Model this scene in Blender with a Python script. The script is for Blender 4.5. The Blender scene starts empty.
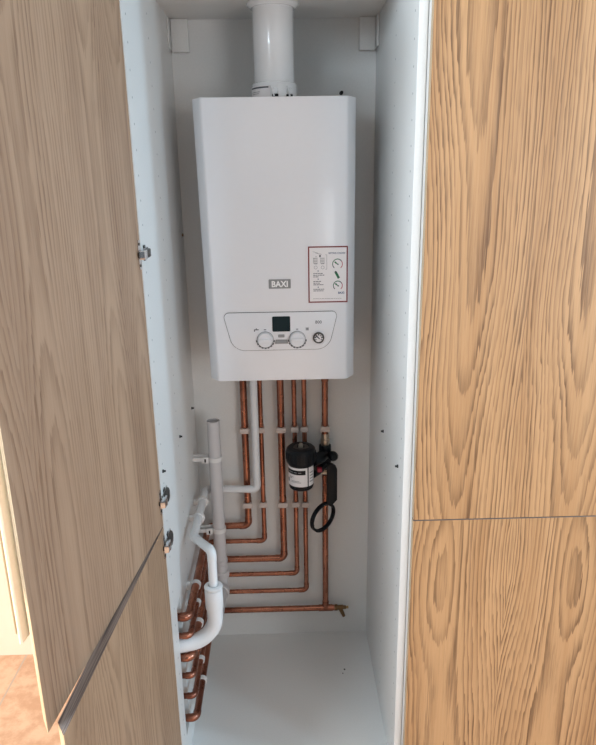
import bpy, bmesh, math, random
from mathutils import Vector, Matrix, Quaternion
random.seed(7)
SC = bpy.context.scene
COL = SC.collection
PI = math.pi
W, D, H = 0.564, 0.592, 1.983        # inside width, depth and height of the boiler cupboard (m)

# ------------------------------------------------------------------ materials
class NT:
    def __init__(s, name):
        s.m = bpy.data.materials.new(name); s.m.use_nodes = True
        s.t = s.m.node_tree; s.bsdf = s.t.nodes['Principled BSDF']
    def n(s, typ, **kw):
        nd = s.t.nodes.new(typ)
        for k, v in kw.items():
            setattr(nd, k, v)
        return nd
    def put(s, sock, v):
        if isinstance(v, bpy.types.NodeSocket): s.t.links.new(v, sock)
        else: sock.default_value = v
    def math(s, op, a, b=0.0, c=0.0):
        nd = s.n('ShaderNodeMath', operation=op)
        s.put(nd.inputs[0], a); s.put(nd.inputs[1], b); s.put(nd.inputs[2], c)
        return nd.outputs[0]
    def mix(s, f, a, b):
        nd = s.n('ShaderNodeMix', data_type='RGBA')
        s.put(nd.inputs[0], f); s.put(nd.inputs[6], a); s.put(nd.inputs[7], b)
        return nd.outputs[2]
    def xyz(s):
        tc = s.n('ShaderNodeTexCoord'); sp = s.n('ShaderNodeSeparateXYZ')
        s.t.links.new(tc.outputs['Object'], sp.inputs[0])
        return tc.outputs['Object'], sp.outputs[0], sp.outputs[1], sp.outputs[2]
    def vec(s, x, y, z):
        nd = s.n('ShaderNodeCombineXYZ')
        s.put(nd.inputs[0], x); s.put(nd.inputs[1], y); s.put(nd.inputs[2], z)
        return nd.outputs[0]
    def noise(s, v, scale, detail=2.0, rough=0.5):
        nd = s.n('ShaderNodeTexNoise')
        s.put(nd.inputs['Vector'], v); nd.inputs['Scale'].default_value = scale
        nd.inputs['Detail'].default_value = detail; nd.inputs['Roughness'].default_value = rough
        return nd.outputs['Fac']
    def ss(s, v, a, b, lo=0.0, hi=1.0):
        nd = s.n('ShaderNodeMapRange', interpolation_type='SMOOTHSTEP')
        s.put(nd.inputs[0], v)
        for i, q in enumerate((a, b, lo, hi)): nd.inputs[i + 1].default_value = q
        return nd.outputs[0]
    def bump(s, h, strength, dist=0.001):
        nd = s.n('ShaderNodeBump'); nd.inputs['Strength'].default_value = strength
        nd.inputs['Distance'].default_value = dist
        s.put(nd.inputs['Height'], h); s.t.links.new(nd.outputs[0], s.bsdf.inputs['Normal'])

def c4(c): return (c[0], c[1], c[2], 1.0)

def plain(name, col, rough=0.5, metal=0.0, var=0.06, scale=60.0, coat=0.0, bump=0.0, spec=0.5):
    k = NT(name); o, x, y, z = k.xyz()
    n = k.noise(o, scale, 3.0)
    d = tuple(c * (1 - var) for c in col)
    k.put(k.bsdf.inputs['Base Color'], k.mix(n, c4(d), c4(col)))
    k.bsdf.inputs['Roughness'].default_value = rough
    k.bsdf.inputs['Metallic'].default_value = metal
    k.bsdf.inputs['Specular IOR Level'].default_value = spec
    k.bsdf.inputs['Coat Weight'].default_value = coat
    k.bsdf.inputs['Coat Roughness'].default_value = 0.08
    if bump: k.bump(n, bump)
    return k.m

def oak(name, off, hx, zoff, contrast=1.0, leaf=0.26, light=(0.49, 0.268, 0.122), mid=(0.375, 0.188, 0.077)):
    """flat-sawn oak veneer in book-matched leaves, grain along local z"""
    k = NT(name); o, x, y, z = k.xyz()
    zz = k.math('ADD', z, zoff)
    wob = k.noise(k.vec(k.math('MULTIPLY', x, 2.0), off, k.math('MULTIPLY', zz, 0.8)), 1.0, 2.0)
    xx = k.math('ADD', k.math('ADD', x, off), k.math('MULTIPLY', k.math('SUBTRACT', wob, 0.5), 0.06))
    u = k.math('PINGPONG', xx, leaf)
    d = k.math('SUBTRACT', u, hx)
    w1 = k.noise(k.vec(k.math('MULTIPLY', u, 22.0), 3.3, k.math('MULTIPLY', zz, 2.2)), 1.0, 2.0)
    w2 = k.noise(k.vec(k.math('MULTIPLY', x, 120.0), 1.3, k.math('MULTIPLY', zz, 12.0)), 1.0, 2.0)
    d = k.math('ADD', d, k.math('ADD', k.math('MULTIPLY', k.math('SUBTRACT', w1, 0.5), 0.013), k.math('MULTIPLY', k.math('SUBTRACT', w2, 0.5), 0.0060)))
    hn = k.noise(k.vec(k.math('MULTIPLY', u, 1.5), 1.7 + off, k.math('MULTIPLY', zz, 0.8)), 1.0, 1.0)
    hgt = k.math('ADD', k.math('MULTIPLY', hn, 0.34), -0.105)
    r = k.math('SQRT', k.math('ADD', k.math('MULTIPLY', d, d), k.math('MULTIPLY', hgt, hgt)))
    wid = k.noise(k.vec(k.math('MULTIPLY', r, 30.0), 0.0, off), 1.0, 2.0)
    jag = k.noise(k.vec(k.math('MULTIPLY', x, 210.0), 6.1, k.math('MULTIPLY', zz, 6.0)), 1.0, 2.0)
    ph = k.math('FRACT', k.math('ADD', k.math('ADD', k.math('MULTIPLY', r, 138.0), k.math('MULTIPLY', wid, 3.0)), k.math('MULTIPLY', jag, 0.75)))
    # early-wood line: fades in slowly and stops sharply
    line = k.math('MULTIPLY', k.math('POWER', k.ss(ph, 0.0, 0.95), 2.2), k.ss(ph, 1.0, 0.93))
    amp = k.noise(k.vec(k.math('MULTIPLY', x, 26.0), 2.0, k.math('MULTIPLY', zz, 1.2)), 1.0, 2.0)
    line = k.math('MULTIPLY', line, k.ss(amp, 0.25, 0.65, 0.35, 1.0))
    line = k.math('MULTIPLY', line, k.ss(k.math('ABSOLUTE', d), 0.0, 0.035, 0.62, 1.0))
    big = k.noise(k.vec(k.math('MULTIPLY', x, 11.0), off, k.math('MULTIPLY', zz, 0.6)), 1.0, 2.0)
    fib = k.noise(k.vec(k.math('MULTIPLY', x, 300.0), 0.5, k.math('MULTIPLY', zz, 5.0)), 1.0, 4.0, 0.7)
    por = k.noise(k.vec(k.math('MULTIPLY', x, 380.0), 4.5, k.math('MULTIPLY', zz, 16.0)), 1.0, 2.0)
    por = k.math('MULTIPLY', k.ss(por, 0.54, 0.66), k.math('ADD', k.math('MULTIPLY', line, 0.8), 0.2))
    base = k.mix(k.ss(big, 0.3, 0.7), c4(mid), c4(light))
    c = k.mix(k.math('MULTIPLY', line, contrast), base, c4((0.115, 0.046, 0.015)))
    c = k.mix(k.math('MULTIPLY', k.ss(fib, 0.35, 0.7), 0.30), c, c4((light[0] * 1.15, light[1] * 1.22, light[2] * 1.35)))
    c = k.mix(k.math('MULTIPLY', por, 0.55 * contrast + 0.1), c, c4((0.17, 0.09, 0.045)))
    k.put(k.bsdf.inputs['Base Color'], c)
    k.bsdf.inputs['Roughness'].default_value = 0.5
    k.bump(k.math('ADD', fib, k.math('MULTIPLY', por, -1.0)), 0.10)
    return k.m

def edge_band(name, a=(0.42, 0.29, 0.17), b=(0.62, 0.46, 0.30), fx=60.0):
    k = NT(name); o, x, y, z = k.xyz()
    f = k.noise(k.vec(k.math('MULTIPLY', x, fx), k.math('MULTIPLY', y, 420.0), k.math('MULTIPLY', z, 8.0)), 1.0, 3.0)
    k.put(k.bsdf.inputs['Base Color'], k.mix(k.ss(f, 0.35, 0.65), c4(a), c4(b)))
    k.bsdf.inputs['Roughness'].default_value = 0.5
    return k.m

def melamine(name, holes=False):
    k = NT(name); o, x, y, z = k.xyz()
    n = k.noise(o, 220.0, 2.0); n2 = k.noise(o, 3.0, 2.0)
    c = k.mix(n, c4((0.70, 0.70, 0.685)), c4((0.76, 0.76, 0.745)))
    c = k.mix(k.math('MULTIPLY', k.ss(n2, 0.55, 0.8), 0.10), c, c4((0.62, 0.62, 0.60)))
    if holes:                                   # two columns of 5 mm shelf-pin holes
        zm = k.math('ABSOLUTE', k.math('SUBTRACT', k.math('PINGPONG', z, 0.025), 0.0125))
        zm = k.math('SUBTRACT', k.math('FRACT', k.math('MULTIPLY', z, 20.0)), 0.5)
        zm = k.math('MULTIPLY', zm, 0.05)
        ya = k.math('MINIMUM', k.math('ABSOLUTE', k.math('SUBTRACT', y, 0.037)), k.math('ABSOLUTE', k.math('SUBTRACT', y, 0.262)))
        r = k.math('SQRT', k.math('ADD', k.math('MULTIPLY', zm, zm), k.math('MULTIPLY', ya, ya)))
        c = k.mix(k.ss(r, 0.0030, 0.0018), c, c4((0.16, 0.17, 0.18)))
    k.put(k.bsdf.inputs['Base Color'], c)
    k.bsdf.inputs['Roughness'].default_value = 0.34
    k.bump(n, 0.03)
    return k.m

def copper(name):
    k = NT(name); o, x, y, z = k.xyz()
    a = k.noise(o, 7.0, 2.0); b = k.noise(o, 26.0, 2.0)
    c = k.mix(k.ss(a, 0.35, 0.7), c4((0.44, 0.185, 0.115)), c4((0.23, 0.088, 0.058)))
    c = k.mix(k.math('MULTIPLY', k.ss(b, 0.58, 0.8), 0.35), c, c4((0.15, 0.065, 0.05)))
    k.put(k.bsdf.inputs['Base Color'], c)
    k.bsdf.inputs['Metallic'].default_value = 0.9
    k.put(k.bsdf.inputs['Roughness'], k.ss(b, 0.2, 0.8, 0.22, 0.34))
    return k.m

def tiles(name):
    k = NT(name); o, x, y, z = k.xyz()
    n = k.noise(o, 14.0, 5.0, 0.7); n2 = k.noise(o, 90.0, 2.0)
    c = k.mix(k.ss(n, 0.35, 0.65), c4((0.46, 0.27, 0.17)), c4((0.60, 0.39, 0.27)))
    fx = k.math('ABSOLUTE', k.math('SUBTRACT', k.math('FRACT', k.math('MULTIPLY', x, 2.2)), 0.5))
    fy = k.math('ABSOLUTE', k.math('SUBTRACT', k.math('FRACT', k.math('MULTIPLY', y, 2.2)), 0.5))
    g = k.ss(k.math('MINIMUM', fx, fy), 0.010, 0.004)
    k.put(k.bsdf.inputs['Base Color'], k.mix(g, c, c4((0.40, 0.32, 0.26))))
    k.bsdf.inputs['Roughness'].default_value = 0.6
    k.bump(n2, 0.08)
    return k.m

M = {}
M['oak_in'] = oak('oak_veneer_open_door_shaded', 0.31, 0.07, 0.2, 0.62, 0.21, (0.42, 0.278, 0.180), (0.335, 0.212, 0.134))  # same oak as the closed doors, greyed in colour for the shade
M['oak_low'] = oak('oak_veneer_lower_door_shaded', 0.37, 0.10, 1.3, 0.62, 0.21, (0.42, 0.275, 0.168), (0.335, 0.210, 0.125))  # shade on the open lower door put into its veneer tone
M['oak_r'] = oak('oak_veneer_closed_door', 0.030, 0.115, 0.35)
M['oak_r2'] = oak('oak_veneer_closed_lower_door', 0.025, 0.110, 4.15)
M['dband'] = edge_band('dark_striped_door_edge', (0.13, 0.10, 0.09), (0.34, 0.28, 0.25), 6.0)  # darker striped colour for the doors' top and bottom edges
M['curtain'] = plain('cream_curtain', (0.80, 0.72, 0.58), 0.9, var=0.1, scale=90)
M['band'] = edge_band('oak_edge_banding')
M['mel'] = melamine('white_melamine')
M['melh'] = melamine('drilled_white_melamine', True)
M['enamel'] = plain('white_enamel', (0.80, 0.82, 0.86), 0.28, var=0.02, coat=0.25)
M['panelp'] = plain('control_panel_plastic', (0.78, 0.80, 0.84), 0.32, var=0.02)
M['seam'] = plain('dark_seam', (0.05, 0.055, 0.06), 0.6)
M['screen'] = plain('dark_screen', (0.010, 0.022, 0.026), 0.15)
M['black'] = plain('black_plastic', (0.005, 0.007, 0.010), 0.36, spec=0.25)
M['rubber'] = plain('black_ring_plastic', (0.006, 0.008, 0.011), 0.42, spec=0.25)
M['grey'] = plain('grey_button', (0.30, 0.31, 0.32), 0.5)
M['badge'] = plain('badge_grey', (0.27, 0.28, 0.29), 0.4)
M['letter'] = plain('badge_letter_white', (0.92, 0.93, 0.94), 0.4, var=0.01)
M['print'] = plain('grey_print', (0.10, 0.11, 0.13), 0.6)
M['paper'] = plain('label_paper', (0.86, 0.84, 0.85), 0.45, var=0.02)
M['red'] = plain('label_red', (0.20, 0.010, 0.014), 0.5)
M['redp'] = plain('red_plastic', (0.30, 0.02, 0.04), 0.4)
M['green'] = plain('label_green', (0.03, 0.22, 0.10), 0.5)
M['pink'] = plain('label_pink', (0.60, 0.15, 0.20), 0.5)
M['blue'] = plain('label_blue', (0.04, 0.08, 0.20), 0.5)
M['flue'] = plain('white_flue_paint', (0.82, 0.84, 0.86), 0.2, var=0.02, coat=0.4)
M['pvc'] = plain('white_waste_plastic', (0.76, 0.77, 0.78), 0.38, var=0.05)
M['pvcg'] = plain('pale_grey_waste_plastic', (0.60, 0.59, 0.60), 0.45, var=0.05)
M['pvcdark'] = plain('standpipe_bore_shade', (0.16, 0.16, 0.17), 0.7)
M['clip'] = plain('pale_clip_plastic', (0.62, 0.52, 0.47), 0.5)
M['clipw'] = plain('white_clip_plastic', (0.76, 0.75, 0.74), 0.45)
M['copper'] = copper('copper')
M['brass'] = plain('brass', (0.55, 0.38, 0.18), 0.35, 0.9, var=0.3)
M['dbrass'] = plain('dull_brass', (0.22, 0.13, 0.06), 0.45, 0.8, var=0.3)
M['nickel'] = plain('nickel_fitting', (0.62, 0.55, 0.46), 0.35, 0.9, var=0.2)
M['chrome'] = plain('hinge_nickel', (0.75, 0.75, 0.76), 0.16, 1.0, var=0.1)
M['dark'] = plain('dark_metal', (0.09, 0.085, 0.08), 0.35, 0.7)
M['screw'] = plain('black_screw', (0.02, 0.02, 0.02), 0.5)
M['crumb'] = plain('dark_crumb', (0.06, 0.05, 0.04), 0.9)
M['wall'] = plain('beige_wall_paint', (0.66, 0.56, 0.46), 0.8, var=0.03, scale=20)
M['ceil'] = plain('white_ceiling_paint', (0.78, 0.77, 0.75), 0.9, var=0.02)
M['plinth'] = plain('oak_plinth', (0.40, 0.26, 0.14), 0.5, var=0.2)
M['tile'] = tiles('terracotta_floor')

# ------------------------------------------------------------------ mesh building
class MB:
    def __init__(s, *mats):
        s.bm = bmesh.new(); s.mats = list(mats)
    def _mi(s, m):
        if m is None: return 0
        if m not in s.mats: s.mats.append(m)
        return s.mats.index(m)
    def faces(s, fs, m):
        i = s._mi(m)
        for f in fs: f.material_index = i
    def box(s, a, b, m=None, bev=0.0, seg=2, mat=None):
        vs = [s.bm.verts.new((x, y, z)) for x in (a[0], b[0]) for y in (a[1], b[1]) for z in (a[2], b[2])]
        q = [(0, 1, 3, 2), (4, 6, 7, 5), (0, 4, 5, 1), (2, 3, 7, 6), (0, 2, 6, 4), (1, 5, 7, 3)]
        fs = [s.bm.faces.new([vs[i] for i in f]) for f in q]
        bmesh.ops.recalc_face_normals(s.bm, faces=fs)
        s.faces(fs, m)
        if bev > 0:
            es = list({e for f in fs for e in f.edges})
            r = bmesh.ops.bevel(s.bm, geom=es, offset=bev, segments=seg, affect='EDGES', profile=0.5)
            s.faces([f for f in r['faces']], m)
            vs = list({v for f in r['faces'] for v in f.verts} | {v for v in vs if v.is_valid})
        if mat is not None: bmesh.ops.transform(s.bm, matrix=mat, verts=[v for v in vs if v.is_valid])
        return s
    def prism(s, pts, axis, lo, hi, m=None, bev=0.0, mat=None):
        """polygon pts (2D, in the other two axes, cyclic order) extruded along axis"""
        def P(p, t):
            if axis == 0: return Vector((t, p[0], p[1]))
            if axis == 1: return Vector((p[0], t, p[1]))
            return Vector((p[0], p[1], t))
        a = [s.bm.verts.new(P(p, lo)) for p in pts]; b = [s.bm.verts.new(P(p, hi)) for p in pts]
        fs = [s.bm.faces.new(a), s.bm.faces.new(b[::-1])]
        n = len(pts)
        for i in range(n): fs.append(s.bm.faces.new((a[i], a[(i + 1) % n], b[(i + 1) % n], b[i])))
        bmesh.ops.recalc_face_normals(s.bm, faces=fs); s.faces(fs, m)
        vs = a + b
        if bev > 0:
            es = list(fs[0].edges) + list(fs[1].edges)
            r = bmesh.ops.bevel(s.bm, geom=es, offset=bev, segments=2, affect='EDGES', profile=0.5)
            s.faces(r['faces'], m)
            vs = list({v for f in r['faces'] for v in f.verts} | {v for v in vs if v.is_valid})
        if mat is not None: bmesh.ops.transform(s.bm, matrix=mat, verts=[v for v in vs if v.is_valid])
        return s
    def lathe(s, prof, o, axis=(0, 0, 1), m=None, seg=32, closed=False):
        """profile of (radius, height) turned about axis through o; r = 0 closes an end"""
        ax = Vector(axis).normalized()
        u = ax.orthogonal().normalized(); v = ax.cross(u); o = Vector(o)
        rings = []
        for r, h in prof:
            if r <= 1e-6: rings.append([s.bm.verts.new(o + ax * h)])
            else: rings.append([s.bm.verts.new(o + ax * h + (u * math.cos(2 * PI * i / seg) + v * math.sin(2 * PI * i / seg)) * r) for i in range(seg)])
        fs = []
        pairs = list(zip(rings[:-1], rings[1:]))
        if closed: pairs.append((rings[-1], rings[0]))
        for a, b in pairs:
            for i in range(seg):
                j = (i + 1) % seg
                if len(a) == 1 and len(b) == 1: continue
                if len(a) == 1: fs.append(s.bm.faces.new((a[0], b[i], b[j])))
                elif len(b) == 1: fs.append(s.bm.faces.new((a[i], b[0], a[j])))
                else: fs.append(s.bm.faces.new((a[i], b[i], b[j], a[j])))
        bmesh.ops.recalc_face_normals(s.bm, faces=fs); s.faces(fs, m)
        return s
    def tube(s, pts, r, m=None, seg=20, caps=True, inner=None):
        """round bar swept along a list of points (already filleted); radius may be a list"""
        pts = [Vector(p) for p in pts]; n = len(pts)
        rr = r if isinstance(r, (list, tuple)) else [r] * n
        tang = []
        for i in range(n):
            t = pts[min(i + 1, n - 1)] - pts[max(i - 1, 0)]
            tang.append(t.normalized())
        u = tang[0].orthogonal().normalized(); rings = []
        for i in range(n):
            if i:
                u = (tang[i - 1].rotation_difference(tang[i])) @ u
                u = (u - tang[i] * u.dot(tang[i])).normalized()
            v = tang[i].cross(u)
            rings.append([s.bm.verts.new(pts[i] + (u * math.cos(2 * PI * k / seg) + v * math.sin(2 * PI * k / seg)) * rr[i]) for k in range(seg)])
        fs = []
        for a, b in zip(rings[:-1], rings[1:]):
            for k in range(seg):
                fs.append(s.bm.faces.new((a[k], b[k], b[(k + 1) % seg], a[(k + 1) % seg])))
        if caps:
            fs.append(s.bm.faces.new(rings[0])); fs.append(s.bm.faces.new(rings[-1][::-1]))
        bmesh.ops.recalc_face_normals(s.bm, faces=fs); s.faces(fs, m)
        return s
    def text(s, txt, size, x, z, y, m, align='LEFT', bold=0.0, sx=1.0, depth=0.0002):
        """lettering standing in an x-z plane facing -y"""
        c = bpy.data.curves.new('tmp', 'FONT'); c.body = txt; c.size = size; c.align_x = align
        c.offset = bold; c.extrude = depth; c.resolution_u = 3
        o = bpy.data.objects.new('tmp', c); COL.objects.link(o)
        dg = bpy.context.evaluated_depsgraph_get(); me = bpy.data.meshes.new_from_object(o.evaluated_get(dg))
        bpy.data.objects.remove(o); bpy.data.curves.remove(c)
        n0 = len(s.bm.verts); f0 = len(s.bm.faces)
        s.bm.from_mesh(me); bpy.data.meshes.remove(me)
        s.bm.verts.ensure_lookup_table(); s.bm.faces.ensure_lookup_table()
        T = Matrix.Translation((x, y, z)) @ Matrix.Rotation(PI / 2, 4, 'X') @ Matrix.Diagonal((sx, 1, 1, 1))
        for v in s.bm.verts[n0:]: v.co = T @ v.co
        s.faces(list(s.bm.faces[f0:]), m)
        return s
    def build(s, name, mat=None, parent=None, ang=35):
        if mat is not None and (not s.mats): s.mats = [mat]
        me = bpy.data.meshes.new(name)
        ca = math.cos(math.radians(ang))
        s.bm.normal_update()
        for f in s.bm.faces: f.smooth = True
        for e in s.bm.edges:
            lf = e.link_faces
            if len(lf) == 2: e.smooth = lf[0].normal.dot(lf[1].normal) > ca
            else: e.smooth = False
        s.bm.to_mesh(me); s.bm.free()
        for m in s.mats: me.materials.append(M[m])
        o = bpy.data.objects.new(name, me); COL.objects.link(o)
        if parent is not None: o.parent = parent
        return o

def fillet(pts, rad, n=8):
    """round the corners of a polyline"""
    pts = [Vector(p) for p in pts]
    rads = rad if isinstance(rad, (list, tuple)) else [rad] * len(pts)
    out = [pts[0]]
    for i in range(1, len(pts) - 1):
        a, b, c = pts[i - 1], pts[i], pts[i + 1]
        d1 = (a - b).normalized(); d2 = (c - b).normalized()
        th = d1.angle(d2); L = rads[i] / math.tan(th / 2)
        p1 = b + d1 * L; p2 = b + d2 * L
        bis = (d1 + d2).normalized(); cen = b + bis * (rads[i] / math.sin(th / 2))
        e1 = p1 - cen; e2 = p2 - cen
        for k in range(n + 1):
            q = e1.lerp(e2, 0).copy(); w = e1.angle(e2); t = k / n
            out.append(cen + (e1 * math.sin((1 - t) * w) + e2 * math.sin(t * w)) / math.sin(w))
    out.append(pts[-1]); return out

def tag(o, label, cat, group=None):
    o['label'] = label; o['category'] = cat
    if group: o['group'] = group
    return o
def thing(name, label, cat, loc=(0, 0, 0), rz=0.0, group=None):
    o = bpy.data.objects.new(name, None); COL.objects.link(o)
    o.location = loc; o.rotation_euler = (0, 0, rz); o.empty_display_size = 0.05
    return tag(o, label, cat, group)
def struct(o):
    o['kind'] = 'structure'; return o

# ------------------------------------------------------------------ the room
FZ = -0.10                                      # kitchen floor, below the cupboard's raised base
struct(MB('tile').box((-2.5, -4.0, FZ - 0.05), (3.0, 0.7, FZ)).build('floor'))
struct(MB('wall').box((-2.5, 0.64, FZ), (3.0, 0.74, 2.45)).build('wall_back'))
struct(MB('ceil').box((-2.5, -4.0, 2.45), (3.0, 0.74, 2.53)).build('ceiling'))
wl = MB('wall')                                 # unseen left wall; opening invented and sized to let the sun in low
wl.box((-2.6, 0.25, FZ), (-2.5, 0.74, 2.45))
wl.box((-2.6, -4.0, 2.02), (-2.5, 0.25, 2.45))
wl.box((-2.6, -4.0, FZ), (-2.5, -3.6, 2.02))
struct(wl.build('wall_left'))
# ------------------------------------------------------------------ the boiler cupboard
cab = thing('tall_cabinet', 'white-lined tall oak cupboard with both doors standing open around the boiler', 'cabinet')
HY0, HY1, HZ0, HZ1 = 0.068, 0.126, 0.088, 0.50  # slot in the left side where the pipes leave
def slotted(x0, x1, d=D):
    b = MB('melh')
    b.box((x0, 0, FZ), (x1, HY0, H + 0.018)); b.box((x0, HY1, FZ), (x1, d, H + 0.018))
    b.box((x0, HY0, FZ), (x1, HY1, HZ0)); b.box((x0, HY0, HZ1), (x1, HY1, H + 0.018))
    bmesh.ops.remove_doubles(b.bm, verts=b.bm.verts, dist=1e-5)
    return b
slotted(-0.018, 0.0).build('side_panel', parent=cab)
MB('melh').box((W, 0, FZ), (W + 0.018, D, H + 0.018), bev=0.0008).build('side_panel', parent=cab)
MB('mel').box((0, D, -0.018), (W, D + 0.012, H + 0.018)).build('back_panel', parent=cab)
MB('mel').box((0.0, 0.002, H), (W, D, H + 0.018)).build('top_panel', parent=cab)
MB('mel').box((0.0, 0.002, -0.018), (W, D, 0.0)).build('base_panel', parent=cab)
MB('plinth').box((-0.018, 0.045, FZ), (W + 0.018, 0.062, -0.018)).build('plinth', parent=cab)

GAP = 0.7915                                    # height of the split between upper and lower doors
def door_mesh(name, w, z0, z1, face, parent, bevel=True):
    """door slab; local x runs from the hinge edge along the width, inner face at y = 0, thickness towards -y,
    the opening edge cut back at a slant as a finger grip"""
    t = 0.019; g = 0.024 if bevel else 0.0
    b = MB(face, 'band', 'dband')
    b.prism([(0, 0), (0, -t), (w - g, -t), (w, -0.001), (w, 0)], 2, z0, z1, face)
    b.bm.normal_update()
    for f in b.bm.faces:
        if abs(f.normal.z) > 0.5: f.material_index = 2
        elif abs(f.normal.y) < 0.9: f.material_index = 1
    return b.build(name, parent=parent, ang=20)
DW = 0.598
def open_door(z0, z1, deg, face, hz):
    # inner face runs from (0, -0.012) away from the cupboard; local +x = along door, local -y = outside
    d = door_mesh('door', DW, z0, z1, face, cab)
    d.location = (-0.001, -0.004, 0)
    d.rotation_euler = (0, 0, -PI / 2 - math.radians(deg))
    return d
LG = GAP - 0.0075                               # the open pair hangs a touch lower
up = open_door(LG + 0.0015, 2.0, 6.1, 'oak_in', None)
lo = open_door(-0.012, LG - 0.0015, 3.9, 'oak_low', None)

def hinge(zc, door):
    """sprung concealed hinge: flange on the door's inner face, bent arm reaching onto the side panel"""
    b = MB('chrome', 'dark')
    Rm = door.matrix_basis if False else Matrix.LocRotScale(door.location, door.rotation_euler, None)
    # flange and cup rim on the door (door space: x along width, y=0 inner face, cupboard side is +y)
    b.prism([(0.004, zc - 0.030), (0.013, zc - 0.030), (0.016, zc - 0.024), (0.016, zc + 0.024), (0.013, zc + 0.030), (0.004, zc + 0.030)],
            1, 0.0, 0.0022, 'chrome', mat=Rm)
    n0 = len(b.bm.verts)
    b.lathe([(0.0, 0.0028), (0.0070, 0.0028), (0.0080, 0.0034), (0.0080, 0.0)], (0.0105, 0, zc), (0, 1, 0), 'dark', 24)
    for k in (-1, 1): b.lathe([(0.003, 0.002), (0.003, 0.0034), (0.0, 0.0034)], (0.010, 0, zc + k * 0.022), (0, 1, 0), 'dark', 10)
    b.bm.verts.ensure_lookup_table()
    for v in b.bm.verts[n0:]: v.co = Rm @ v.co
    # bright link out of the cup, then the dark bent arm along the side panel
    b.prism([(0.002, -0.026), (0.012, -0.024), (0.0145, -0.008), (0.0125, 0.006), (0.005, 0.006), (0.003, -0.006)], 2, zc - 0.009, zc + 0.009, 'chrome', bev=0.001)
    b.prism([(0.003, 0.002), (0.012, 0.000), (0.0150, 0.010), (0.0135, 0.034), (0.009, 0.048), (0.003, 0.052)], 2, zc - 0.008, zc + 0.008, 'dark', bev=0.0012)
    b.box((0.0, 0.014, zc - 0.010), (0.0035, 0.056, zc + 0.010), 'chrome', bev=0.0008)
    b.prism([(0.020, zc - 0.016), (0.034, zc - 0.016), (0.034, zc + 0.016), (0.020, zc + 0.016)], 0, 0.0, 0.0025, 'dark')
    b.lathe([(0.0035, 0), (0.0035, 0.0015), (0, 0.0015)], (0.0132, 0.026, zc), (1, 0, 0), 'chrome', 10)
    o = b.build('hinge', parent=door)
    o.matrix_parent_inverse = Matrix.LocRotScale(door.location, door.rotation_euler, None).inverted()
    return o
hinge(1.418, up); hinge(0.850, up); hinge(0.733, lo)

# ------------------------------------------------------------------ neighbouring cupboards
nb = thing('tall_cabinet', 'closed tall oak cupboard to the right of the boiler cupboard', 'cabinet', (0.5835, 0, 0))
cb = MB('mel')
cb.box((0, 0, FZ), (0.018, D, H + 0.018)); cb.box((0.585, 0, FZ), (0.603, D, H + 0.018))
cb.box((0.018, D - 0.012, FZ), (0.585, D, H + 0.018)); cb.box((0.018, 0, H), (0.585, D - 0.012, H + 0.018)); cb.box((0.018, 0, -0.018), (0.585, D - 0.012, 0))
cb.build('carcass', parent=nb)
def closed_door(parent, x, w, z0, z1, face):
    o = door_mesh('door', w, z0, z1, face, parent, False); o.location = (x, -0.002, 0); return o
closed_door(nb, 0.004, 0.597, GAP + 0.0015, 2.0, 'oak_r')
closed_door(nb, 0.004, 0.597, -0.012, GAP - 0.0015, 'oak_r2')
MB('plinth').box((0.0, 0.045, FZ), (0.603, 0.062, -0.018)).build('plinth', parent=nb)

# boxed void on the left of the cupboard that the pipes run into
bx = MB('oak_low')
bx.box((-0.136, 0.002, FZ), (-0.118, D + 0.012, H + 0.018)); bx.box((-0.118, 0.002, FZ), (-0.0185, 0.020, H + 0.018))
bx.box((-0.118, D - 0.006, FZ), (-0.0185, D + 0.012, H + 0.018)); bx.box((-0.118, 0.020, H), (-0.0185, D - 0.006, H + 0.018))
bx.box((-0.118, 0.020, FZ), (-0.0185, D - 0.006, FZ + 0.018))
bx.build('end_boxing', parent=cab)
# sunlit curtain on the wall beyond the open doors
cz0 = 0.035
ct = thing('curtain', 'sunlit cream curtain hanging behind the open oak doors, folds ending above the floor', 'curtain', (-0.53, 0.565, cz0))
b = MB('curtain'); n = 96; rows = []
for k in range(n + 1):
    t_ = k / n; x = -0.150 + 0.36 * t_; ph = t_ * 2 * PI * 8
    yy = 0.024 * math.sin(ph) + 0.006 * math.sin(ph * 0.5 + 1.0); dz = 0.010 * math.sin(ph + 0.7)
    rows.append([b.bm.verts.new((x + 0.006 * math.cos(ph), yy + off_, z_)) for off_, z_ in ((-0.002, dz), (0.002, dz), (0.002, 2.38 - cz0), (-0.002, 2.38 - cz0))])
fs = []
for a, c in zip(rows[:-1], rows[1:]):
    for q in range(4): fs.append(b.bm.faces.new((a[q], c[q], c[(q + 1) % 4], a[(q + 1) % 4])))
fs.append(b.bm.faces.new(rows[0])); fs.append(b.bm.faces.new(rows[-1][::-1]))
bmesh.ops.recalc_face_normals(b.bm, faces=fs)
b.build('drape', parent=ct)
MB('clipw').box((-0.185, -0.012, 2.372 - cz0), (0.215, 0.075, 2.392 - cz0), bev=0.002).build('rail', parent=ct)

# ------------------------------------------------------------------ corner bracket covers
def bracket(x0, x1, wx0, wx1, label, flip):
    t = thing('bracket_cover', label, 'bracket', ((x0 + x1) / 2, D, 1.90), group='white bracket covers in the top corners')
    c = (x0 + x1) / 2
    MB('mel').box((x0 - c, -0.017, 0), (x1 - c, -0.0004, 0.082), bev=0.0015).build('back_plate', parent=t)
    MB('mel').box((wx0 - c, -0.055, 0.004), (wx1 - c, -0.017, 0.086 - 0.005), bev=0.001).build('side_plate', parent=t)
bracket(0.004, 0.050, 0.0004, 0.0034, 'white bracket cover high in the left rear corner of the cupboard', False)
bracket(0.515, 0.5585, 0.5590, 0.5636, 'white bracket cover high in the right rear corner of the cupboard', True)

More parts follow.
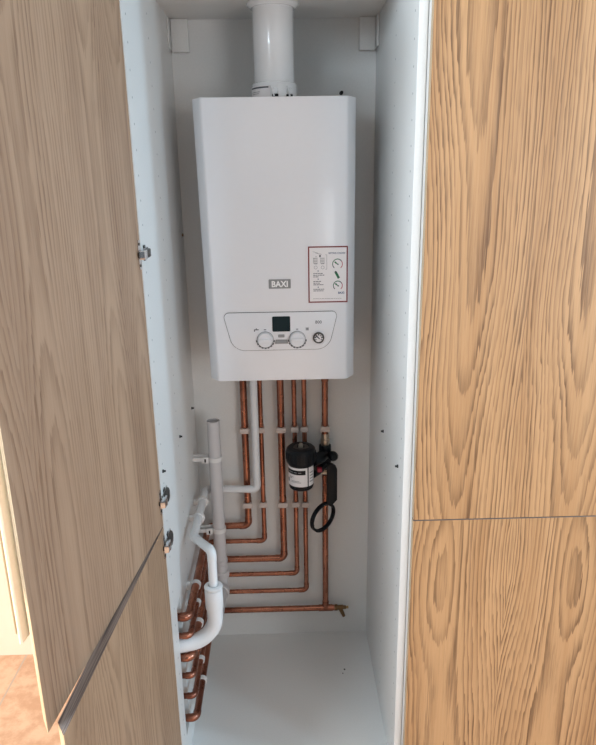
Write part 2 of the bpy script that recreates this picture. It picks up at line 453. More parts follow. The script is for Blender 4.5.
# ------------------------------------------------------------------ boiler
BX, BF, BB, BZ0, BZ1 = 0.284, 0.300, 0.572, 1.0435, 1.7535
bo = thing('boiler', 'white wall-hung boiler with rounded front and dials, above copper pipes', 'boiler', (BX, 0, 0))
hw = 0.193
def prof(hw, yf, yb, r):
    left = [(-hw, yb), (-hw, yf + 0.036), (-hw + 0.003, yf + 0.030), (-hw + 0.019, yf + 0.0065), (-hw + 0.0225, yf + 0.0025), (-hw + 0.028, yf)]
    return left + [(-x, y) for x, y in left[::-1]]
cs = MB('enamel')
cs.prism(prof(hw, BF, BB - 0.03, 0.022), 2, BZ0, BZ1, 'enamel', bev=0.002)
for v in cs.bm.verts:                           # the front cover flares slightly towards the top
    t_ = max(0.0, min(1.0, (v.co.z - BZ0) / (BZ1 - BZ0)))
    if v.co.x < -0.15: v.co.x -= 0.0010 + 0.0090 * t_
    elif v.co.x > 0.15: v.co.x += 0.0045
cs.box((-hw + 0.03, BB - 0.03, BZ0 + 0.01), (hw - 0.03, BB + 0.0195, BZ1 - 0.01), 'enamel')
cs.build('case', parent=bo, ang=28)
# control panel: outlined plate with rounded lower corners, slightly proud
def rr(pts):                                    # smooth closed outline through rounded corners
    out = []; n = len(pts)
    for i in range(n):
        p, r = Vector(pts[i][:2]), pts[i][2]
        a, c = Vector(pts[i - 1][:2]), Vector(pts[(i + 1) % n][:2])
        d1 = (a - p).normalized(); d2 = (c - p).normalized(); th = d1.angle(d2); L = r / math.tan(th / 2)
        p1, p2 = p + d1 * L, p + d2 * L; bis = (d1 + d2).normalized(); cen = p + bis * (r / math.sin(th / 2))
        e1, e2 = p1 - cen, p2 - cen; w = e1.angle(e2)
        for k in range(9):
            t = k / 8; q = cen + (e1 * math.sin((1 - t) * w) + e2 * math.sin(t * w)) / math.sin(w); out.append((q.x, q.y))
    return out
def outline(g):
    return rr([(-0.150 - g, 1.230 + g, 0.012 + g), (0.151 + g, 1.230 + g, 0.012 + g), (0.126 + g, 1.129 - g, 0.040 + g), (-0.126 - g, 1.129 - g, 0.040 + g)])
cp = MB('panelp').prism(outline(0.0), 1, BF - 0.0030, BF + 0.001, 'panelp', bev=0.0006).build('control_panel', parent=bo)
MB('seam').prism(outline(0.0012), 1, BF - 0.0012, BF + 0.001, 'seam').build('seam', parent=cp)
PF = BF - 0.003
MB('screen').prism(rr([(-0.0215, 1.2195, 0.003), (0.0255, 1.2195, 0.003), (0.0255, 1.179, 0.003), (-0.0215, 1.179, 0.003)]), 1, PF - 0.0012, PF + 0.0005, 'screen').build('display', parent=cp)
def knob(x, z):
    k = MB('panelp', 'print')
    k.lathe([(0.0208, 0.0), (0.0208, 0.002), (0.0192, 0.009), (0.0180, 0.0110), (0, 0.0110)], (x, PF, z), (0, -1, 0), 'panelp', 40)
    k.lathe([(0.0210, 0.0003), (0.0222, 0.0003), (0.0222, 0.0010), (0.0210, 0.0010)], (x, PF, z), (0, -1, 0), 'badge', 40, closed=True)
    k.prism([(x - 0.015, z - 0.0045), (x + 0.015, z - 0.0045), (x + 0.015, z + 0.0045), (x - 0.015, z + 0.0045)], 1, PF - 0.0160, PF - 0.0105, 'panelp', bev=0.0015)
    for i in range(9):                          # printed scale ticks round the lower half
        a = math.radians(190 + i * 20)
        T = Matrix.Translation((x + math.cos(a) * 0.0236, PF - 0.0006, z + math.sin(a) * 0.0236)) @ Matrix.Rotation(-a, 4, 'Y')
        k.box((-0.0016, -0.0003, -0.003), (0.0016, 0.0003, 0.003), 'print', mat=T)
    return k.build('knob', parent=cp)
KX1, KX2, KZ = -0.041, 0.0435, 1.1575
knob(KX1, KZ); knob(KX2, KZ)
MB('grey').prism(rr([(-0.007, 1.171, 0.002), (0.010, 1.171, 0.002), (0.010, 1.163, 0.002), (-0.007, 1.163, 0.002)]), 1, PF - 0.0015, PF + 0.0004, 'grey').build('button', parent=cp)
b2 = MB('badge', 'grey').prism([(-0.0135, 1.157), (0.0170, 1.157), (0.0195, 1.146), (-0.0160, 1.146)], 1, PF - 0.0015, PF + 0.0004, 'badge')
b2.box((-0.0112, PF - 0.0019, 1.1492), (0.0145, PF - 0.0014, 1.1538), 'grey')
b2.build('button', parent=cp)
g = MB('dark', 'paper')
g.lathe([(0.0, 0.0035), (0.0115, 0.0035), (0.0115, 0.006), (0.0145, 0.006), (0.0150, 0.0)], (0.100, PF, 1.1605), (0, -1, 0), 'dark', 36)
g.lathe([(0.0, 0.0042), (0.0112, 0.0042), (0.0112, 0.003)], (0.100, PF, 1.1605), (0, -1, 0), 'paper', 30)
for i in range(7):
    a = math.radians(-30 + i * 40)
    T = Matrix.Translation((0.100 + math.cos(a) * 0.0088, PF - 0.0046, 1.1605 + math.sin(a) * 0.0088)) @ Matrix.Rotation(-a, 4, 'Y')
    g.box((-0.0022, -0.0003, -0.0018), (0.0022, 0.0003, 0.0018), 'print' if i % 2 else 'grey', mat=T)
go = g.build('pressure_gauge', parent=cp)
T = Matrix.Translation((0.100, PF - 0.0052, 1.1605)) @ Matrix.Rotation(math.radians(42), 4, 'Y')
MB('print').prism([(-0.011, -0.0022), (0.004, -0.0012), (0.004, 0.0012), (-0.011, 0.0022)], 1, -0.0004, 0.0004, mat=T).build('needle', parent=go)
MB('print').text('800', 0.0115, 0.100, 1.1985, PF - 0.0002, 'print', 'CENTER', 0.0001).build('printed_number', parent=cp)
pr = MB('print')                                # tap and radiator symbols over the two knobs
pr.prism([(-0.0700, 1.1800), (-0.0675, 1.1800), (-0.0675, 1.1835), (-0.0580, 1.1835), (-0.0580, 1.1860), (-0.0625, 1.1860), (-0.0625, 1.1885), (-0.0650, 1.1885), (-0.0650, 1.1860), (-0.0700, 1.1860)], 1, PF - 0.0004, PF)
pr.build('tap_symbol', parent=cp)
pr = MB('print')
pr.prism([(0.0665, 1.1805), (0.0682, 1.1805), (0.0682, 1.1835), (0.0693, 1.1835), (0.0693, 1.1805), (0.0710, 1.1805), (0.0710, 1.1835), (0.0721, 1.1835), (0.0721, 1.1805), (0.0738, 1.1805), (0.0738, 1.1885), (0.0721, 1.1885), (0.0721, 1.1855), (0.0710, 1.1855), (0.0710, 1.1885), (0.0693, 1.1885), (0.0693, 1.1855), (0.0682, 1.1855), (0.0682, 1.1885), (0.0665, 1.1885)], 1, PF - 0.0004, PF)
pr.build('radiator_symbol', parent=cp)
for kx in (KX1, KX2): MB('print').box((kx - 0.003, PF - 0.0004, KZ + 0.0260), (kx + 0.003, PF, KZ + 0.0280)).build('dial_mark', parent=cp)
bd = MB('badge').prism(rr([(-0.0280, 1.3165, 0.002), (0.0290, 1.3165, 0.002), (0.0290, 1.2925, 0.002), (-0.0280, 1.2925, 0.002)]), 1, BF - 0.0016, BF + 0.0005, 'badge').build('badge', parent=bo)
MB('letter').text('BAXI', 0.0215, 0.0005, 1.2970, BF - 0.0018, 'letter', 'CENTER', 0.0006, 0.93).build('lettering', parent=bd)
# red-framed instruction label
lx0, lx1, lz0, lz1 = 0.0745, 0.1765, 1.2535, 1.3985; LY = BF
lb = MB('paper', 'red')
lb.box((lx0, LY - 0.0006, lz0), (lx1, LY + 0.0002, lz1), 'red')
lb.box((lx0 + 0.0033, LY - 0.0009, lz0 + 0.0033), (lx1 - 0.0033, LY - 0.0005, lz1 - 0.0033), 'paper')
TY = LY - 0.0010
def bar(x, z, w, h, m='print', rot=0.0):
    T = Matrix.Translation((lx0 + x, TY, lz1 - z)) @ Matrix.Rotation(rot, 4, 'Y')
    lb.box((-w / 2, -0.0002, -h / 2), (w / 2, 0.0002, h / 2), m, mat=T)
lb.text('GETTING COLDER?', 0.0058, lx1 - 0.0065, lz1 - 0.0195, TY, 'blue', 'RIGHT', 0.0001, 0.86, 0.0001)
lb.text('BAXI', 0.0078, lx1 - 0.0085, lz1 - 0.1225, TY, 'blue', 'RIGHT', 0.0002, 0.95, 0.0001)
bar(0.019, 0.0150, 0.014, 0.0008, 'badge', 0.3); bar(0.027, 0.0185, 0.016, 0.0008, 'badge', 0.2)
bar(0.0305, 0.0245, 0.0042, 0.0055, 'print'); bar(0.0205, 0.0255, 0.0016, 0.0028, 'grey')
for cx in (0.0185, 0.0365):                     # little drawings of controls
    for k in range(4): bar(cx + (k - 1.5) * 0.0030, 0.036, 0.0009, 0.015, 'badge')
    bar(cx, 0.0300, 0.0110, 0.0009, 'badge'); bar(cx, 0.0372, 0.0110, 0.0009, 'badge'); bar(cx + 0.001, 0.0440, 0.0085, 0.0020, 'grey')
    lb.lathe([(0.0036, 0), (0.0044, 0), (0.0044, 0.0003), (0.0036, 0.0003)], (lx0 + cx + 0.001, TY, lz1 - 0.0535), (0, -1, 0), 'badge', 20, closed=True)
bar(0.0480, 0.040, 0.0008, 0.037, 'badge'); bar(0.046, 0.0216, 0.0040, 0.0008, 'badge'); bar(0.046, 0.0585, 0.0040, 0.0008, 'badge')
for z in (0.0625, 0.0835, 0.1045): bar(0.0255, z, 0.0022, 0.0028, 'blue')
random.seed(3)
def words(x, z, w, h=0.0017, m='print'):        # lines of print too small to read
    q = x
    while q < x + w - 0.003:
        l = min(random.uniform(0.003, 0.008), x + w - q); bar(q + l / 2, z, l, h, m); q += l + 0.0011
for z, w in ((0.0690, 0.028), (0.0733, 0.030), (0.0776, 0.017), (0.0895, 0.024), (0.0938, 0.017), (0.0981, 0.026), (0.1098, 0.030), (0.1140, 0.026)): words(0.0130, z, w)
words(0.012, 0.1345, 0.074, 0.0009, 'badge')
def dial(cx, cz, r):
    for i in range(14):
        a = math.radians(215 - i * 250 / 13)
        m = 'green' if 2 <= i < 8 else ('pink' if i >= 10 else 'print')
        bar(cx + math.cos(a) * r, cz - math.sin(a) * r, 0.0020, 0.0055 * r / 0.0105, m, -a)
    T = math.radians(35)
    bar(cx - 0.0035, cz - 0.0025, 0.0105, 0.0022, 'green', T); bar(cx + 0.001, cz + 0.0008, 0.0034, 0.0034, 'print')
    bar(cx - 0.0045, cz - 0.0035, 0.005, 0.0038, 'green', 0.9)
dial(0.0755, 0.0455, 0.0125); dial(0.0765, 0.1010, 0.0115)
T0 = math.radians(62)
bar(0.0748, 0.0738, 0.019, 0.0062, 'green', T0); bar(0.0710, 0.0668, 0.007, 0.0035, 'print', T0); bar(0.0775, 0.0785, 0.005, 0.0040, 'print', T0)
lb.build('instruction_label', parent=bo)

# ------------------------------------------------------------------ flue
fx, fy = 0.2815, 0.440
fl = thing('flue_pipe', 'white flue pipe rising from the boiler top through the cupboard ceiling', 'flue', (fx, fy, BZ1))
MB('flue').lathe([(0, 0.045), (0.0515, 0.045), (0.0515, H - BZ1 - 0.002), (0, H - BZ1 - 0.002)], (0, 0, 0), m='flue', seg=48).build('tube', parent=fl)
ad = MB('flue')
ad.lathe([(0, 0), (0.0585, 0), (0.0585, 0.040), (0.0565, 0.0445), (0.0530, 0.046), (0, 0.046)], (0, 0, 0), m='flue', seg=48)
ado = ad.build('adapter', parent=fl)
for a0 in (-88, -52):                           # the two capped sampling points
    a = math.radians(a0)
    c = MB('flue', 'black')
    d = Vector((math.cos(a), math.sin(a), 0)); p = d * 0.057
    c.lathe([(0.008, 0), (0.008, 0.008), (0.006, 0.011), (0, 0.011)], p + Vector((0, 0, 0.022)), d, 'flue', 16)
    T = Matrix.Translation(p + Vector((0, 0, 0.0)) + d * 0.004) @ Matrix.Rotation(a, 4, 'Z')
    c.box((-0.003, -0.008, 0.008), (0.005, 0.008, 0.015), 'black', bev=0.001, mat=T)
    c.box((0.004, -0.002, 0.010), (0.0075, 0.002, 0.036), 'flue', bev=0.001, mat=T @ Matrix.Rotation(0.3, 4, 'X'))
    c.build('sampling_cap', parent=ado)
st = MB('paper', 'print')                       # sticker wrapped round the collar
def wrap(bm, r, a0, a1, z0, z1, m, n=10, slope=0.0, off=(0, 0), t=0.0004):
    i = bm._mi(m); fs = []
    g0 = []
    for k in range(n + 1):
        a = math.radians(a0 + (a1 - a0) * k / n); c, s_ = math.cos(a), math.sin(a); dz = slope * k / n
        g0.append([bm.bm.verts.new((off[0] + c * q, off[1] + s_ * q, z + dz)) for q, z in ((r, z0), (r + t, z0), (r + t, z1), (r, z1))])
    for a, b_ in zip(g0[:-1], g0[1:]):
        for j in range(4): fs.append(bm.bm.faces.new((a[j], b_[j], b_[(j + 1) % 4], a[(j + 1) % 4])))
    fs.append(bm.bm.faces.new(g0[0])); fs.append(bm.bm.faces.new(g0[-1][::-1]))
    bmesh.ops.recalc_face_normals(bm.bm, faces=fs)
    for f in fs: f.material_index = i
wrap(st, 0.0586, -172, -100, 0.006, 0.036, 'paper')
wrap(st, 0.0591, -166, -104, 0.0300, 0.0335, 'print')
wrap(st, 0.0591, -160, -128, 0.0215, 0.0225, 'badge'); wrap(st, 0.0591, -160, -132, 0.0175, 0.0185, 'badge')
st.build('sticker', parent=ado)
MB('flue').lathe([(0.0518, -0.002), (0.056, -0.002), (0.0645, 0.005), (0.0655, 0.009), (0.0518, 0.009)], (0, 0, H - BZ1 - 0.0093), m='flue', seg=48, closed=True).build('ceiling_ring', parent=fl)

# ------------------------------------------------------------------ copper pipes
YB = 0.562; XL = 0.025; YE = 0.0945             # wall standoff on the back, on the left side, and the exit through the slot
ORD = ['first', 'second', 'third', 'fourth', 'fifth', 'sixth']
pipes = [  # x of the vertical run, height of the horizontal run, radius
    (0.160, 0.456, 0.0110), (0.2115, 0.397, 0.0078), (0.276, 0.328, 0.0112),
    (0.319, 0.268, 0.0078), (0.3505, 0.200, 0.0078)]
GP = 'copper pipes below the boiler'
def sleeve(path_pts, i, rad, r, leg=0.012):
    """end-feed elbow: a fatter bend covering corner i of the run with a short socket each way"""
    a, b, c = [Vector(p) for p in path_pts[i - 1:i + 2]]
    d1 = (a - b).normalized(); d2 = (c - b).normalized(); th = d1.angle(d2); L = rad / math.tan(th / 2)
    ln1 = min(L + leg, (a - b).length * 0.98); ln2 = min(L + leg, (c - b).length * 0.98)
    pp = fillet([b + d1 * ln1, b, b + d2 * ln2], rad, 8)
    return MB('copper').tube(pp, r + 0.0011, 'copper', 20)
for i, (x, z, r) in enumerate(pipes):
    lab = '%s %s copper pipe from the left under the boiler, turning to the side wall' % (ORD[i], 'and wide' if r > 0.01 else 'and narrow')
    t = thing('copper_pipe', lab, 'pipe', (x, YB, z), group=GP)
    P = [Vector(p) - Vector((x, YB, z)) for p in ((x, YB, BZ0 - 0.0005), (x, YB, z), (XL, YB, z), (XL, YE, z), (-0.075, YE, z))]
    rad = r + 0.007
    rl = [0, rad, rad, r + 0.0045, 0]
    MB('copper').tube(fillet(P, rl, 8), r, 'copper', 20).build('tube', parent=t)
    for k in (1, 2, 3): sleeve(P, k, rl[k], r, 0.012 if k < 3 else 0.008).build('elbow', parent=t)
    MB('copper').lathe([(r + 0.0004, 0), (r + 0.0016, 0.0015), (r + 0.0016, 0.040), (r + 0.0004, 0.0415)], (0, 0, 0.965 - z), m='copper', seg=24, closed=True).build('coupling', parent=t)
# sixth: straight down to a tee with the drain cock, then along to the side wall
x6, z6, r6 = 0.4165, 0.125, 0.0100
t6 = thing('copper_pipe', 'sixth and rightmost copper pipe, running lowest of all with a tee near the floor', 'pipe', (x6, YB, z6), group=GP)
O6 = Vector((x6, YB, z6))
MB('copper').tube([Vector((x6, YB, BZ0 - 0.0005)) - O6, Vector((x6, YB, 0.765)) - O6], r6, 'copper').build('tube', parent=t6)
MB('copper').tube([Vector((x6, YB, 0.636)) - O6, Vector((x6, YB, z6)) - O6], r6, 'copper').build('tube', parent=t6)
P = [Vector(p) - O6 for p in ((0.447, YB, z6), (XL, YB, z6), (XL, YE, z6), (-0.075, YE, z6))]
MB('copper').tube(fillet(P, [0, 0.018, 0.0145, 0], 8), r6, 'copper').build('tube', parent=t6)
for k in (1, 2): sleeve(P, k, (0, 0.018, 0.0145)[k], r6, 0.010).build('elbow', parent=t6)
te = MB('copper').tube([(-0.024, 0, 0), (0.024, 0, 0)], r6 + 0.0016, 'copper').tube([(0, 0, 0.001), (0, 0, 0.026)], r6 + 0.0016, 'copper')
te.build('tee', parent=t6)
MB('copper').lathe([(r6 + 0.0004, 0), (r6 + 0.0016, 0.0015), (r6 + 0.0016, 0.050), (r6 + 0.0004, 0.0515)], (0, 0, 0.955 - z6), m='copper', seg=24, closed=True).build('coupling', parent=t6)
# drain cock screwed into the tee
dc = thing('drain_cock', 'small brass drain cock pointing down beyond the tee of the lowest pipe', 'valve', (0.4475, YB, z6))
MB('dbrass').lathe([(0.0, 0.0005), (0.0108, 0.0005), (0.0108, 0.010), (0.0085, 0.011), (0.0085, 0.030), (0.0065, 0.031), (0.0065, 0.040), (0, 0.040)], (0, 0, 0), (1, 0, 0), 'dbrass', 12).build('body', parent=dc)
MB('dbrass').tube([(0.020, 0, -0.004), (0.027, -0.004, -0.018), (0.033, -0.006, -0.032)], [0.0072, 0.0066, 0.0055], 'dbrass', 14).build('spout', parent=dc)
MB('brass').box((0.040, -0.0035, -0.0035), (0.049, 0.0035, 0.0035), bev=0.0008).build('spindle', parent=dc)

# ------------------------------------------------------------------ pipe clips
def clip_back(x, z, r, lab):
    t = thing('pipe_clip', lab, 'clip', (x, D, z), group='pipe clips on the back of the cupboard')
    b = MB('clip'); dy = YB - D; ro = r + 0.0035; ri = r + 0.0004; n = 22; h = 0.0085
    ring = []
    for k in range(n + 1):                      # C-shaped jaw, open a little at the front
        a = math.radians(-90 + 22 + (360 - 44) * k / n)
        ring.append((math.cos(a), math.sin(a)))
    i0 = []
    for cx, sy in ring:
        i0.append([b.bm.verts.new((cx * q, dy + sy * q, zz)) for q, zz in ((ri, -h), (ro, -h), (ro, h), (ri, h))])
    fs = []
    for p, q in zip(i0[:-1], i0[1:]):
        for j in range(4): fs.append(b.bm.faces.new((p[j], q[j], q[(j + 1) % 4], p[(j + 1) % 4])))
    fs.append(b.bm.faces.new(i0[0])); fs.append(b.bm.faces.new(i0[-1][::-1]))
    bmesh.ops.recalc_face_normals(b.bm, faces=fs)
    # hinged retaining strap across the front
    b.box((-ro - 0.001, dy - ro - 0.0016, -h), (ro + 0.001, dy - ro + 0.0022, h), bev=0.0008)
    b.build('jaw', parent=t)
    MB('clip').box((-r - 0.001, -0.0296 + ro, -h), (r + 0.001, 0, h), bev=0.0008).build('base', parent=t)
for i, (x, z, r) in enumerate(pipes + [(x6, z6, r6)]):
    clip_back(x, 0.799, r, 'pale plastic clip on the %s copper pipe from the left, upper row below the boiler' % ORD[i])
for i, (x, z, r) in enumerate(pipes):
    clip_back(x, 0.536 - 0.001 * i, r, 'pale plastic clip on the %s copper pipe from the left, lower row' % ORD[i])
def clip_side(z, r, lab):
    t = thing('pipe_clip', lab, 'clip', (0, 0.235, z), group='pipe clips on the left side of the cupboard')
    b = MB('clipw'); ro = r + 0.0038; ri = r + 0.0004; n = 22; h = 0.0065; i0 = []; fs = []
    for k in range(n + 1):
        a = math.radians(-90 + 20 + (360 - 110) * k / n)
        i0.append([b.bm.verts.new((XL + math.cos(a) * q, yy, math.sin(a) * q)) for q, yy in ((ri, -h), (ro, -h), (ro, h), (ri, h))])
    for p, q in zip(i0[:-1], i0[1:]):
        for j in range(4): fs.append(b.bm.faces.new((p[j], q[j], q[(j + 1) % 4], p[(j + 1) % 4])))
    fs.append(b.bm.faces.new(i0[0])); fs.append(b.bm.faces.new(i0[-1][::-1]))
    bmesh.ops.recalc_face_normals(b.bm, faces=fs)
    b.build('jaw', parent=t)
    MB('clipw').box((0, -h, -r), (XL - ro + 0.001, h, r), bev=0.0008).build('base', parent=t)
for i, (z, r) in enumerate([(p[1], p[2]) for p in pipes] + [(z6, r6)]):
    clip_side(z, r, 'white plastic clip on the left side wall, %s' % ('holding the %s copper run from the top' % ORD[i] if i < 5 else 'holding the lowest copper run'))

# ------------------------------------------------------------------ condensate pipe (thin white)
zc = 0.605
cd = thing('condensate_pipe', 'thin white plastic pipe from the boiler bending left and emptying into the waste pipe', 'pipe', (0.199, 0.532, zc))
O = Vector((0.199, 0.532, zc))
P = [Vector(p) - O for p in ((0.1945, 0.530, BZ0 - 0.0005), (0.1945, 0.530, zc), (0.029, 0.530, zc + 0.004), (0.029, 0.230, zc + 0.010), (0.0900, 0.134, zc + 0.024), (0.0900, 0.127, 0.500))]
MB('pvc').tube(fillet(P, [0, 0.016, 0.020, 0.016, 0.014, 0], 8), 0.0118, 'pvc', 20).build('tube', parent=cd)
for k, rad in ((1, 0.016), (2, 0.020), (3, 0.016), (4, 0.014)):
    a, b_, c = P[k - 1:k + 2]; d1 = (a - b_).normalized(); d2 = (c - b_).normalized(); L = rad / math.tan(d1.angle(d2) / 2)
    l1 = min(L + 0.010, (a - b_).length * .9); l2 = min(L + 0.014, (c - b_).length * .9)
    MB('pvc').tube(fillet([b_ + d1 * l1, b_, b_ + d2 * l2], rad, 8), 0.0125, 'pvc', 20).build('elbow', parent=cd)
def clip_white(y, lab):
    t = thing('pipe_clip', lab, 'clip', (0, y, zc + 0.004), group='white clips on the thin white pipe')
    MB('clipw').lathe([(0.0120, -0.005), (0.0178, -0.005), (0.0178, 0.005), (0.0120, 0.005)], (0.029, 0, 0), (0, 1, 0), 'clipw', 28, closed=True).build('ring', parent=t)
    MB('clipw').box((0, -0.006, -0.008), (0.0150, 0.006, 0.008), bev=0.001).build('base', parent=t)
clip_white(0.445, 'white clip on the thin white pipe, nearer the rear corner')
clip_white(0.345, 'white clip on the thin white pipe, just behind its sloping bend')

# ------------------------------------------------------------------ waste pipe and standpipe
wx, wy, wz = 0.0900, 0.126, 0.3635
ws = thing('waste_pipe', 'thick white waste elbow sweeping from the thin pipe into the left side wall', 'pipe', (wx, wy, wz))
OW = Vector((wx, wy, wz))
P = [Vector(p) - OW for p in ((wx, wy, 0.520), (wx, wy, wz), (-0.075, 0.081, wz + 0.001))]
MB('pvc').tube(fillet(P, [0, 0.068, 0], 14), 0.0212, 'pvc', 28).build('elbow', parent=ws)
sk = MB('pvc').lathe([(0.0212, 0.0), (0.0236, 0.0), (0.0240, 0.004), (0.0240, 0.055), (0.0226, 0.058), (0.0212, 0.058)], (0, 0, 0.461 - wz), m='pvc', seg=32, closed=True)
sk.build('socket', parent=ws)
MB('pvc').lathe([(0.0135, 0), (0.0234, 0), (0.0248, 0.003), (0.0248, 0.006), (0.0225, 0.008), (0.0150, 0.009), (0.0135, 0.009)], (0.0, 0.001, 0.5205 - wz), m='pvc', seg=32, closed=True).build('reducer', parent=ws)
sx_, sy_ = 0.0690, 0.490
sp = thing('standpipe', 'upright open-topped pale grey standpipe left of the copper pipes', 'pipe', (sx_, sy_, 0.33))
tb = MB('pvcg', 'pvcdark')
tb.lathe([(0.0172, 0.53), (0.0198, 0.53), (0.0198, 0.0), (0.0172, 0.0)], (0, 0, 0), m='pvcg', seg=32, closed=True)
tb.lathe([(0.0, 0.500), (0.0171, 0.500)], (0, 0, 0), m='pvcdark', seg=32)  # dark disc standing in for the shade down the pipe
tb.build('tube', parent=sp)
MB('pvcg').lathe([(0.0200, 0), (0.0222, 0.001), (0.0222, 0.012), (0.0200, 0.013)], (0, 0, 0.036), m='pvcg', seg=32, closed=True).build('collar', parent=sp)
eb = MB('pvcg')
PE = [(0, 0, 0.030), (0, 0, -0.052), (0.000, -0.13, -0.040), (0.004, -0.255, -0.018)]
eb.tube(fillet(PE, [0, 0.034, 0.05, 0], 12), 0.0210, 'pvcg', 28)
eb.build('elbow', parent=sp)
MB('pvcg').lathe([(0.0212, 0), (0.0262, 0.0), (0.0272, 0.004), (0.0272, 0.020), (0.0255, 0.024), (0.0212, 0.024)], (0.0, -0.026, -0.052), (0.02, -1, 0.09), 'pvcg', 32, closed=True).build('socket_ring', parent=sp)
MB('pvcg').lathe([(0.0212, 0), (0.0248, 0.0), (0.0255, 0.003), (0.0255, 0.018), (0.0240, 0.021), (0.0212, 0.021)], (0, 0, -0.016), m='pvcg', seg=32, closed=True).build('socket_ring', parent=sp)
def pipe_bracket(z, lab, side):
    t = thing('pipe_bracket', lab, 'bracket', (0, sy_, z), group='white brackets on the standpipe')
    MB('clipw').lathe([(0.0200, -0.007), (0.0226, -0.007), (0.0226, 0.007), (0.0200, 0.007)], (sx_, 0, 0), (0, 0, 1), 'clipw', 32, closed=True).build('ring', parent=t)
    a = MB('clipw')
    a.box((0.0, -0.012, -0.006), (sx_ - 0.0212, -0.004, 0.006), bev=0.001)
    a.box((0.0, 0.004, 0.001), (sx_ - 0.0212, 0.012, 0.011), bev=0.001)
    a.build('arm', parent=t)
    MB('clipw').box((0.030, -0.0200, -0.009), (sx_ - 0.019, -0.0115, 0.011), bev=0.0015).build('latch', parent=t)
    MB('black').box((0.038, -0.0206, -0.005), (0.043, -0.0198, 0.006)).build('latch_slot', parent=t)
pipe_bracket(0.735, 'white wall bracket gripping the upper part of the grey standpipe', 1)
pipe_bracket(0.487, 'white wall bracket gripping the standpipe lower down, beside the sloping thin pipe', 1)

# ------------------------------------------------------------------ magnetic filter
mf = thing('magnetic_filter', 'black cylindrical pipe filter with white label in front of the copper pipes', 'filter', (0.3365, 0.487, 0.631))
MB('black').lathe([(0, 0), (0.033, 0), (0.0375, 0.004), (0.0385, 0.011), (0.0395, 0.012), (0.0395, 0.084), (0, 0.084)], (0, 0, 0), m='black', seg=44).build('body', parent=mf)
cap = MB('black')
cap.lathe([(0, 0.083), (0.0410, 0.083), (0.0450, 0.090), (0.0460, 0.096), (0.0460, 0.124), (0.0440, 0.133), (0.0385, 0.138), (0.026, 0.139), (0.024, 0.135), (0, 0.135)], (0, 0, 0), m='black', seg=44)
for k in range(24):
    a = 2 * PI * k / 24
    cap.box((-0.0012, -0.0016, 0.097), (0.0012, 0.0016, 0.125), mat=Matrix.Translation((math.cos(a) * 0.0461, math.sin(a) * 0.0461, 0)) @ Matrix.Rotation(a, 4, 'Z'), bev=0.0005, seg=1)
cap.build('cap', parent=mf)
MB('dark').lathe([(0.013, 0), (0.0235, 0), (0.0235, 0.003), (0.013, 0.003)], (0, 0, 0.1352), m='dark', seg=36, closed=True).build('cap_recess_ring', parent=mf)
MB('nickel').lathe([(0, 0.0), (0.0075, 0.0), (0.0075, 0.010), (0.005, 0.012), (0.005, 0.014), (0, 0.014)], (0, 0, 0.1348), m='nickel', seg=8).build('bleed_screw', parent=mf)
lab = MB('paper', 'print')
wrap(lab, 0.0398, -172, -62, 0.018, 0.081, 'paper', 20)
wrap(lab, 0.0398, -56, -18, 0.018, 0.081, 'paper', 10)
wrap(lab, 0.0403, -168, -72, 0.0590, 0.0735, 'black', 18)
for a0, a1, z in ((-150, -128, 0.049), (-152, -136, 0.045), (-140, -92, 0.032), (-140, -100, 0.036)): wrap(lab, 0.0403, a0, a1, z, z + 0.0016, 'grey', 8)
wrap(lab, 0.0403, -165, -156, 0.030, 0.042, 'print', 4)
for q in range(4): wrap(lab, 0.0403, -50, -26, 0.032 + q * 0.010, 0.0345 + q * 0.010, 'badge', 6)
for a0, q in ((-160, 0.0015), (-145, 0.001), (-125, 0.0015), (-105, 0.001)): wrap(lab, 0.0408, a0, a0 + 14, 0.0650, 0.0672, 'grey', 4)
lab.build('label', parent=mf)
vb = MB('black', 'nickel')                      # valve block on the sixth pipe that carries the filter
vx, vy = x6 - 0.3365, YB - 0.487
vb.lathe([(0.0105, 0.028), (0.0185, 0.028), (0.0195, 0.034), (0.0195, 0.104), (0.0185, 0.110), (0.0105, 0.110)], (vx, vy, 0), m='black', seg=28, closed=True)
vb.tube([(0.034, 0.010, 0.086), (0.060, 0.030, 0.084), (vx, vy, 0.080)], [0.022, 0.019, 0.018], 'black', 20)
vb.tube([(0.034, 0.010, 0.040), (0.058, 0.034, 0.042), (vx, vy, 0.046)], [0.016, 0.015, 0.015], 'black', 20)
vb.prism([(0.030, 0.028), (0.052, 0.034), (0.052, 0.104), (0.030, 0.110)], 1, 0.006, 0.032, 'black', bev=0.002)
vbo = vb.build('valve_block', parent=mf)
for z0, z1, nm in ((0.110, 0.150, 'upper'), (0.010, 0.029, 'lower')):
    MB('nickel').lathe([(0.0105, z0), (0.0135, z0), (0.0150, z0 + 0.004), (0.0150, (z0 + z1) / 2), (0.0125, (z0 + z1) / 2 + 0.002), (0.0125, z1), (0.0105, z1)], (vx, vy, 0), m='nickel', seg=6 if nm == 'lower' else 12, closed=True).build('compression_nut', parent=mf)
MB('redp').box((0.050, -0.006, 0.050), (0.066, 0.010, 0.064), bev=0.003).build('red_tab', parent=mf)
# round isolating knob on the right of the valve
MB('black').lathe([(0, 0.028), (0.010, 0.028), (0.0150, 0.022), (0.0160, 0.012), (0.0140, 0.004), (0.008, 0.0), (0.008, -0.018), (0, -0.018)], (0.0990, 0.046, 0.0870), (0.25, -0.95, 0.1), 'black', 24).build('isolating_knob', parent=mf)

